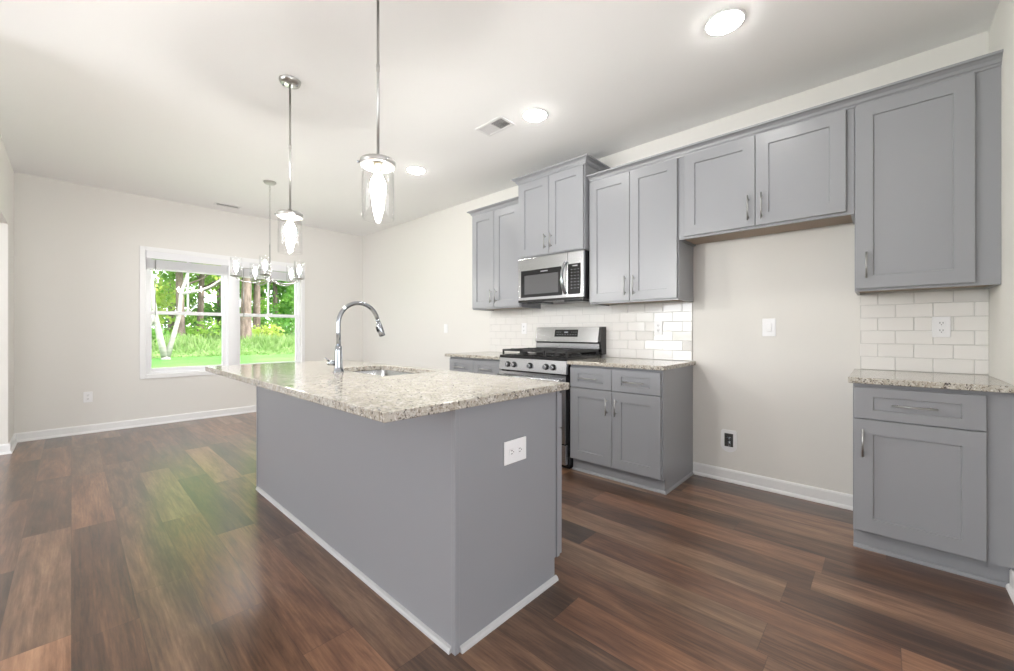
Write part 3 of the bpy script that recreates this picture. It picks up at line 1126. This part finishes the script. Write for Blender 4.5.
# chandelier
HX, HY = 1.459, 4.846
CH = thing('chandelier', 'five-light chrome chandelier with clear glass shades before the window', 'light', (HX, HY, H))
bm = nb()
lathe(bm, [(0, 0), (0.062, 0), (0.062, -0.008), (0.050, -0.022), (0.012, -0.026), (0, -0.026)], (HX, HY, H), 32)
obj('canopy', bm, 'lamp_metal', CH)
bm = nb()
z = H - 0.025
k = 0
while z > 2.06:
    # chain links, alternately turned
    n_ = 10
    pts = []
    for j in range(n_ + 1):
        a = 2 * PI * j / n_
        o_ = 0.008 * math.cos(a)
        pts.append((HX + (o_ if k % 2 else 0), HY + (0 if k % 2 else o_), z - 0.018 + 0.016 * math.sin(a)))
    tube(bm, pts, 0.0022, 6, caps=False)
    z -= 0.026
    k += 1
obj('chain', bm, 'lamp_metal', CH)
bm = nb()
lathe(bm, [(0, 2.07), (0.006, 2.068), (0.0075, 2.05), (0.0075, 1.80), (0.014, 1.79), (0.016, 1.77), (0.009, 1.76), (0.009, 1.70), (0.026, 1.69), (0.030, 1.675), (0.024, 1.660), (0.008, 1.652), (0.006, 1.63), (0, 1.625)], (HX, HY, 0), 24)
obj('center_column', bm, 'lamp_metal', CH)
cd = Vector((-0.288, -0.957, 0))       # from the chandelier towards the viewer's side
rd = Vector((0.957, -0.288, 0))
for k in range(5):
    a = math.radians(-80 + 72 * k)
    dr = cd * math.cos(a) + rd * math.sin(a)
    C_ = Vector((HX, HY, 0))
    bm = nb()
    prof = [(0.02, 1.676), (0.08, 1.655), (0.15, 1.640), (0.22, 1.642), (0.27, 1.655), (0.30, 1.675), (0.305, 1.69)]
    tube(bm, [C_ + dr * a_ + Vector((0, 0, b_)) for a_, b_ in prof], 0.0065, 10)
    arm = obj('arm', bm, 'lamp_metal', CH)
    P_ = C_ + dr * 0.305
    bm = nb()
    lathe(bm, [(0, 1.685), (0.030, 1.688), (0.054, 1.697), (0.054, 1.701), (0.014, 1.703), (0.014, 1.745), (0, 1.746)], P_, 24)
    obj('cup', bm, 'lamp_metal', arm)
    bm = nb()
    lathe(bm, [(0.0485, 1.702), (0.0485, 1.885), (0.050, 1.887), (0.0515, 1.885), (0.0515, 1.702)], P_, 32, closed=True)
    obj('glass_shade', bm, 'shade_glass', CH)
    bm = nb()
    lathe(bm, [(0, 1.746), (0.011, 1.746), (0.013, 1.762), (0.019, 1.785), (0.018, 1.805), (0.008, 1.838), (0, 1.848)], P_, 18)
    obj('bulb', bm, 'bulb_small', CH)


def downlight(label, x, y):
    r = thing('recessed_light', label, 'light', (x, y, H))
    bm = nb()
    lathe(bm, [(0.084, -0.001), (0.098, -0.001), (0.096, -0.006), (0.086, -0.008)], (x, y, H), 40, closed=True)
    obj('trim_ring', bm, 'trim_white', r)
    bm = nb()
    lathe(bm, [(0, -0.030), (0.03, -0.028), (0.060, -0.020), (0.0835, -0.006), (0.0835, -0.002), (0, -0.002)], (x, y, H), 40)
    obj('lens', bm, 'light_lens', r)


downlight('nearest and largest round recessed ceiling light, above the refrigerator space', 2.322, 0.603)
downlight('middle round recessed ceiling light, beside the square air vent', 2.355, 1.899)
downlight('farthest round recessed ceiling light, right of the near pendant', 2.345, 3.417)


def vent(label, x0, x1, y0, y1, two):
    r = thing('ceiling_vent', label, 'vent', ((x0 + x1) / 2, (y0 + y1) / 2, H))
    bm = nb()
    w_ = 0.024
    box(bm, x0, x1, y0, y0 + w_, H - 0.008, H - 0.0005)
    box(bm, x0, x1, y1 - w_, y1, H - 0.008, H - 0.0005)
    box(bm, x0, x0 + w_, y0 + w_, y1 - w_, H - 0.008, H - 0.0005)
    box(bm, x1 - w_, x1, y0 + w_, y1 - w_, H - 0.008, H - 0.0005)
    ym = (y0 + y1) / 2
    xm = (x0 + x1) / 2
    if two:
        box(bm, x0 + w_, x1 - w_, ym - 0.006, ym + 0.006, H - 0.008, H - 0.0005)
    obj('frame', bm, 'trim_white', r, 0.002)
    obj('duct_backing', bx(x0 + w_, x1 - w_, y0 + w_, y1 - w_, H - 0.0015, H - 0.0004), 'vent_dark', r)
    for h_ in ((y0 + w_, ym - 0.006, 1), (ym + 0.006, y1 - w_, -1)) if two else ((y0 + w_, y1 - w_, 1),):
        bm = nb()
        k_ = int((h_[1] - h_[0]) / (0.0125 if two else 0.026))
        for i in range(k_):
            y = h_[0] + (i + 0.5) * (h_[1] - h_[0]) / k_
            sgn = h_[2]
            vs = [bm.verts.new((x, y + dy, H + dz)) for x in (x0 + w_, x1 - w_) for dy, dz in ((-0.0045 * sgn, -0.007), (0.0045 * sgn, -0.002), (0.0052 * sgn, -0.0028), (-0.0038 * sgn, -0.0078))]
            for q_ in range(4):
                bm.faces.new((vs[q_], vs[(q_ + 1) % 4], vs[4 + (q_ + 1) % 4], vs[4 + q_]))
        obj('louvers', bm, 'trim_white', r)


vent('square white two-way air vent in the ceiling above the stove aisle', 2.185, 2.350, 2.085, 2.375, True)
vent('narrow slotted air vent in the ceiling near the back wall', 1.22, 1.50, 6.07, 6.20, False)


# ------------------------------------------------------------------ outlets
def outlet(label, loc, rotz=0, w_=0.072, h_=0.117, kind='duplex', turned=False, cat='outlet', name='wall_outlet'):
    """built facing -X at the origin, then turned"""
    r = thing(name, label, cat, loc, rotz)
    if turned:
        w_, h_ = h_, w_
    obj('plate', bx(-0.006, -0.0004, -w_ / 2, w_ / 2, -h_ / 2, h_ / 2), 'plate_white', r, 0.003, 3, keep=True)
    if kind == 'duplex':
        for s in (-1, 1):
            c = (0, 0.021 * s) if not turned else (0.024 * s, 0)
            bm = nb()
            box(bm, -0.0085, -0.0055, c[0] - 0.015, c[0] + 0.015, c[1] - 0.0145, c[1] + 0.0145)
            f = obj('receptacle', bm, 'plate_white', r, 0.004, 3, keep=True)
            bm = nb()
            if turned:
                for dz in (-0.006, 0.006):
                    box(bm, -0.0092, -0.0084, c[0] - 0.002, c[0] + 0.007, c[1] + dz - 0.0013, c[1] + dz + 0.0013)
                box(bm, -0.0092, -0.0084, c[0] - 0.010, c[0] - 0.006, c[1] - 0.002, c[1] + 0.002)
            else:
                for dy in (-0.006, 0.006):
                    box(bm, -0.0092, -0.0084, c[0] + dy - 0.0013, c[0] + dy + 0.0013, c[1] - 0.002, c[1] + 0.007)
                box(bm, -0.0092, -0.0084, c[0] - 0.002, c[0] + 0.002, c[1] - 0.010, c[1] - 0.006)
            obj('slots', bm, 'slot_dark', f, keep=True)
    elif kind == 'rocker':
        obj('rocker', bx(-0.0095, -0.0055, -0.016, 0.016, -0.032, 0.032), 'plate_white', r, 0.002, keep=True)
        obj('rocker_lower', bx(-0.0115, -0.0094, -0.014, 0.014, -0.030, -0.004), 'plate_white', r, 0.002, keep=True)
    return r


outlet('white power outlet with a wide plate on the end panel of the island', (1.214, IY0 + 0.004, 0.643), PI / 2, 0.092, 0.132, turned=True)
outlet('white outlet on the small tile backsplash in the right corner', (XW - 0.0105, -0.246, 1.148))
outlet('white outlet on the tile backsplash right of the stove', (XW - 0.0105, 1.372, 1.153))
outlet('pale outlet on the tile backsplash left of the stove', (XW - 0.0105, 2.846, 1.158))
outlet('white wall plate on the wall of the empty refrigerator space', (XW, 0.585, 1.152), 0, 0.082, 0.125, kind='rocker')
outlet('white light switch on the bare kitchen wall left of the cabinets', (XW, 4.208, 1.165), kind='rocker', cat='switch', name='light_switch')
outlet('white outlet low on the back wall left of the window', (0.125, YB, 0.400), PI / 2)

# recessed water box low in the refrigerator space
WB = thing('water_supply_box', 'white rounded recessed water box low on the refrigerator wall', 'outlet box', (XW, 0.841, 0.302))
bm = nb()
y_, z_ = 0.841, 0.302
outer, inner = [], []
for k in range(24):
    a = PI + PI * k / 23
    outer.append((y_ + 0.056 * math.cos(a), z_ - 0.030 + 0.052 * math.sin(a)))
outer += [(y_ + 0.052, z_ + 0.074), (y_ + 0.044, z_ + 0.083), (y_ - 0.044, z_ + 0.083), (y_ - 0.052, z_ + 0.074)]
for (yy, zz) in outer:
    dy, dz = yy - y_, zz - z_
    inner.append((y_ + max(-0.030, min(0.030, dy * 0.9)), z_ + max(-0.042, min(0.058, dz * 0.9))))
n_ = len(outer)
o0 = [bm.verts.new((XW - 0.0004, a, b)) for a, b in outer]
o1 = [bm.verts.new((XW - 0.007, a, b)) for a, b in outer]
i1 = [bm.verts.new((XW - 0.009, a, b)) for a, b in inner]
i0 = [bm.verts.new((XW - 0.0004, a, b)) for a, b in inner]
for A, B in ((o0, o1), (o1, i1), (i1, i0)):
    for k in range(n_):
        try:
            bm.faces.new((A[k], A[(k + 1) % n_], B[(k + 1) % n_], B[k]))
        except ValueError:
            pass
obj('face_plate', bm, 'plate_white', WB)
obj('recess', bx(XW - 0.003, XW - 0.001, y_ - 0.030, y_ + 0.030, z_ - 0.042, z_ + 0.058), 'slot_dark', WB)
bm = nb()
tube(bm, [(XW - 0.005, y_ - 0.004, z_ - 0.036), (XW - 0.010, y_ - 0.004, z_ + 0.005)], 0.010, 12)
tube(bm, [(XW - 0.010, y_ - 0.004, z_ + 0.004), (XW - 0.012, y_ - 0.004, z_ + 0.036)], 0.007, 12)
tube(bm, [(XW - 0.012, y_ - 0.018, z_ + 0.030), (XW - 0.012, y_ + 0.012, z_ + 0.030)], 0.005, 10)
obj('valve', bm, 'chrome', WB)


# ------------------------------------------------------------------ made-up windows for the unseen fill lights (behind and left of the camera)
def fill_light_window(n, cx, cy, w_, z0, z1, along):
    bm = nb()
    t = 0.05
    for a0, a1, b0, b1 in ((-w_ / 2, -w_ / 2 + t, z0, z1), (w_ / 2 - t, w_ / 2, z0, z1), (-0.02, 0.02, z0, z1), (-w_ / 2, w_ / 2, z0, z0 + t), (-w_ / 2, w_ / 2, z1 - t, z1)):
        if along == 'x':
            box(bm, cx + a0, cx + a1, cy - 0.02, cy + 0.02, b0, b1)
        else:
            box(bm, cx - 0.02, cx + 0.02, cy + a0, cy + a1, b0, b1)
    struct('window_%d' % n, bm, 'window_vinyl')  # invented frame around a fill light, numbered on from the back windows


fill_light_window(3, -2.6, YO2 - 0.03, 2.6, 0.4, 2.3, 'x')
fill_light_window(4, 0.3, YO2 - 0.03, 2.6, 0.4, 2.3, 'x')
fill_light_window(5, XO - 0.03, 3.1, 3.4, 0.6, 2.3, 'y')


# ------------------------------------------------------------------ outside
def ground_z(x, y):
    t = max(0.0, (y - 7.0)) / 24.0
    z = -0.10 + 0.46 * (y - 7) / 7 if y < 14 else 0.36 + 0.024 * (y - 14)
    return max(-0.1, z) + 0.05 * math.sin(x * 0.35 + 1.0) * min(1, t * 2)


bm = nb()
nx, ny = 40, 40
grid = [[bm.verts.new((-30 + 80 * i / nx, 6.6 + 60 * (j / ny) ** 1.4, ground_z(-30 + 80 * i / nx, 6.6 + 60 * (j / ny) ** 1.4))) for i in range(nx + 1)] for j in range(ny + 1)]
for j in range(ny):
    for i in range(nx):
        bm.faces.new((grid[j][i], grid[j][i + 1], grid[j + 1][i + 1], grid[j + 1][i])).smooth = True
o = obj('lawn', bm, 'lawn_green')
o['kind'] = 'structure'

random.seed(11)
bm = nb()
for i in range(15000):
    y = random.uniform(14.5, 23)
    x = y * random.uniform(0.05, 0.46)
    hgt = random.uniform(0.25, 0.60) * (0.6 + 0.6 * math.sin(x * 1.1 + y * 0.3) ** 2) * min(1, (y - 14) / 2.5)
    a = random.uniform(0, PI)
    dx, dy = 0.028 * math.cos(a), 0.028 * math.sin(a)
    z0 = ground_z(x, y) - 0.02
    lx, ly = random.gauss(0, 0.10), random.gauss(0, 0.10)
    v = [bm.verts.new(c) for c in ((x - dx, y - dy, z0), (x + dx, y + dy, z0), (x + dx * 0.6 + lx * 0.4, y + dy * 0.6 + ly * 0.4, z0 + hgt * 0.6), (x + lx, y + ly, z0 + hgt))]
    bm.faces.new((v[0], v[1], v[2], v[3]))
tag(obj('tall_grass', bm, 'grass_blades'), 'tall pale green grass along the edge of the woods outside', 'grass', kind='stuff')


def leaves(bm, c, rad, n, size, squash=0.8):
    for i in range(n):
        d = Vector((random.gauss(0, 1), random.gauss(0, 1), random.gauss(0, 1)))
        d.normalize()
        p = Vector(c) + Vector((d.x * rad, d.y * rad, d.z * rad * squash)) * (random.random() ** 0.45)
        u = Vector((random.gauss(0, 1), random.gauss(0, 1), random.gauss(0, 1))).normalized()
        w = u.cross(Vector((random.gauss(0, 1), random.gauss(0, 1), random.gauss(0, 1)))).normalized()
        s = size * random.uniform(0.6, 1.3)
        v = [bm.verts.new(p + q_) for q_ in (u * s, w * s * 0.55, -u * s, -w * s * 0.55)]
        bm.faces.new(v)


def tree_mesh(seed, hgt, spread, leaf, low, nclump=26, nl=230, tr=0.14):
    random.seed(seed)
    tb = nb()
    lean = (random.uniform(-0.4, 0.4), random.uniform(-0.3, 0.3))
    tp = [(lean[0] * t * t, lean[1] * t * t, hgt * t) for t in (0, 0.02, 0.2, 0.4, 0.6, 0.8, 1.0)]
    tube(tb, tp, [tr * 1.5, tr * 1.1, tr, tr * 0.85, tr * 0.65, tr * 0.4, tr * 0.12], 9)
    for k in range(7):
        t = random.uniform(0.3, 0.9)
        a = random.uniform(0, 2 * PI)
        s = Vector((lean[0] * t * t, lean[1] * t * t, hgt * t))
        l_ = spread * random.uniform(0.5, 0.9)
        tube(tb, [s, s + Vector((math.cos(a) * l_ * 0.5, math.sin(a) * l_ * 0.5, l_ * 0.3)), s + Vector((math.cos(a) * l_, math.sin(a) * l_, l_ * 0.75))], [tr * 0.4, tr * 0.25, tr * 0.08], 6)
    lb = nb()
    for k in range(nclump):
        z = random.uniform(low, 1.02) * hgt
        a = random.uniform(0, 2 * PI)
        rr = spread * math.sqrt(random.random()) * (1.05 - 0.45 * (z / hgt))
        leaves(lb, (rr * math.cos(a), rr * math.sin(a), z), random.uniform(0.5, 1.0), nl, leaf)
    return tb, lb


def tree(label, x, y, seed, hgt, spread, leaf, low, mleaf, mbark='bark_brown', **kw):
    r = thing('tree', label, 'tree', (x, y, ground_z(x, y) - 0.05))
    tb, lb = tree_mesh(seed, hgt, spread, leaf, low, **kw)
    obj('trunk', tb, mbark, r, keep=True)
    obj('foliage', lb, mleaf, r, keep=True)
    return r


tree('brown tree trunk behind the fork of the pale trunk', 2.75, 19, 21, 7.0, 1.7, 0.10, 0.42, 'leaf_bright', tr=0.13)
tree('slim dark trunk seen near the middle of the left window half', 3.85, 22, 22, 7.5, 1.9, 0.11, 0.38, 'leaf_bright', tr=0.12)
tree('thick brown trunk at the left side of the right window half', 4.70, 18.5, 23, 8.0, 1.8, 0.10, 0.45, 'leaf_bright', tr=0.19)
tree('dark trunk in the middle of the right window half', 6.05, 22, 24, 7.5, 1.8, 0.11, 0.42, 'leaf_yellow', tr=0.16)
tree('thin trunk with dense foliage at the right edge of the window', 7.35, 23.5, 25, 7.5, 2.1, 0.11, 0.18, 'leaf_deep', tr=0.12, nclump=34)
hz = [(-0.5, 24, 31, 'leaf_deep', 'dense tree far left of the window view'),
      (1.0, 20, 32, 'leaf_yellow', 'yellow green tree at the left edge of the window'),
      (3.4, 26, 33, 'leaf_bright', 'bright green tree in the back row left of the middle trunk'),
      (5.6, 27, 34, 'leaf_deep', 'deep green tree in the back row behind the window mullion'),
      (8.0, 28, 35, 'leaf_bright', 'bright leafy tree in the back row behind the right window half'),
      (10.3, 27, 36, 'leaf_deep', 'dark leafy tree right of the window view'),
      (12.8, 26, 37, 'leaf_bright', 'green tree far right of the window view'),
      (2.4, 31, 38, 'leaf_deep', 'distant green tree behind the left window half'),
      (7.0, 33, 39, 'leaf_yellow', 'distant yellow green tree behind the right window half')]
for x, y, s_, ml, lb_ in hz:
    tree(lb_, x, y, s_, 8.5, 2.3, 0.11, 0.10, ml, nclump=30, nl=210)


# undergrowth
def bush(label, x, y, seed, rad, ml, n=900):
    random.seed(seed)
    r = thing('bush', label, 'bush', (x, y, ground_z(x, y) - 0.05))
    bm = nb()
    for k in range(6):
        a = random.uniform(0, 2 * PI)
        q_ = random.uniform(0, rad * 0.8)
        leaves(bm, (q_ * math.cos(a), q_ * math.sin(a), rad * random.uniform(0.35, 0.9)), rad * 0.55, n // 6, 0.075)
    obj('foliage', bm, ml, r, keep=True)
    bm = nb()
    for k in range(5):
        a = 2 * PI * k / 5
        tube(bm, [(0, 0, 0), (0.25 * rad * math.cos(a), 0.25 * rad * math.sin(a), rad * 0.5), (0.6 * rad * math.cos(a), 0.6 * rad * math.sin(a), rad * 0.95)], [0.03, 0.02, 0.008], 6)
    obj('stems', bm, 'bark_brown', r, keep=True)


bush('low green bush just right of the forked pale trunk', 3.35, 20.5, 51, 1.0, 'leaf_bright')
bush('dark bush at the far left of the window view', 1.5, 17.5, 52, 0.8, 'leaf_deep')
bush('bush behind the tall grass, near the mullion', 4.6, 22.5, 53, 1.1, 'leaf_deep')
bush('yellow green bush between the trunks of the right window half', 5.5, 20.0, 54, 0.9, 'leaf_yellow')
bush('dark green bush at the right end of the window view', 7.2, 21.5, 55, 1.2, 'leaf_deep')

# forked pale trunk
FT = thing('forked_tree', 'pale bare V-shaped forked tree trunk on the lawn outside', 'tree', (1.713, 14, ground_z(1.713, 14) - 0.05))
gz = FT.location.z
bm = nb()
tube(bm, [(1.713, 14, gz), (1.713, 14, 0.44), (1.713, 14, 0.52)], [0.12, 0.095, 0.05], 10)
tube(bm, [(1.71, 14, 0.38), (1.60, 14.0, 0.95), (1.504, 14, 1.513), (1.447, 14, 2.035), (1.395, 14, 2.737), (1.33, 14, 3.6), (1.30, 14, 4.6)], [0.085, 0.072, 0.062, 0.055, 0.05, 0.04, 0.02], 10)
tube(bm, [(1.72, 14, 0.38), (1.86, 14.0, 0.95), (1.989, 14, 1.554), (2.032, 14, 2.154), (2.183, 14, 2.743), (2.30, 14, 3.6), (2.35, 14, 4.5)], [0.08, 0.055, 0.05, 0.045, 0.036, 0.03, 0.015], 10)
tube(bm, [(2.03, 14, 2.15), (2.45, 14, 2.28), (2.70, 14, 2.42), (2.989, 14, 2.684), (3.2, 14, 2.95)], [0.045, 0.038, 0.03, 0.024, 0.01], 8)
tube(bm, [(1.49, 14, 1.62), (1.42, 14, 1.30), (1.30, 14.1, 1.36)], [0.05, 0.04, 0.02], 8)
obj('trunk', bm, 'bark_pale', FT)
random.seed(61)
bm = nb()
for c in ((1.2, 14.1, 3.2), (1.6, 14.2, 3.6), (2.4, 14.1, 3.5), (3.1, 14.2, 3.3), (0.9, 14.2, 2.5), (1.25, 14.3, 2.3), (2.9, 14.3, 3.0)):
    leaves(bm, c, 0.42, 110, 0.06)
obj('foliage', bm, 'leaf_yellow', FT)
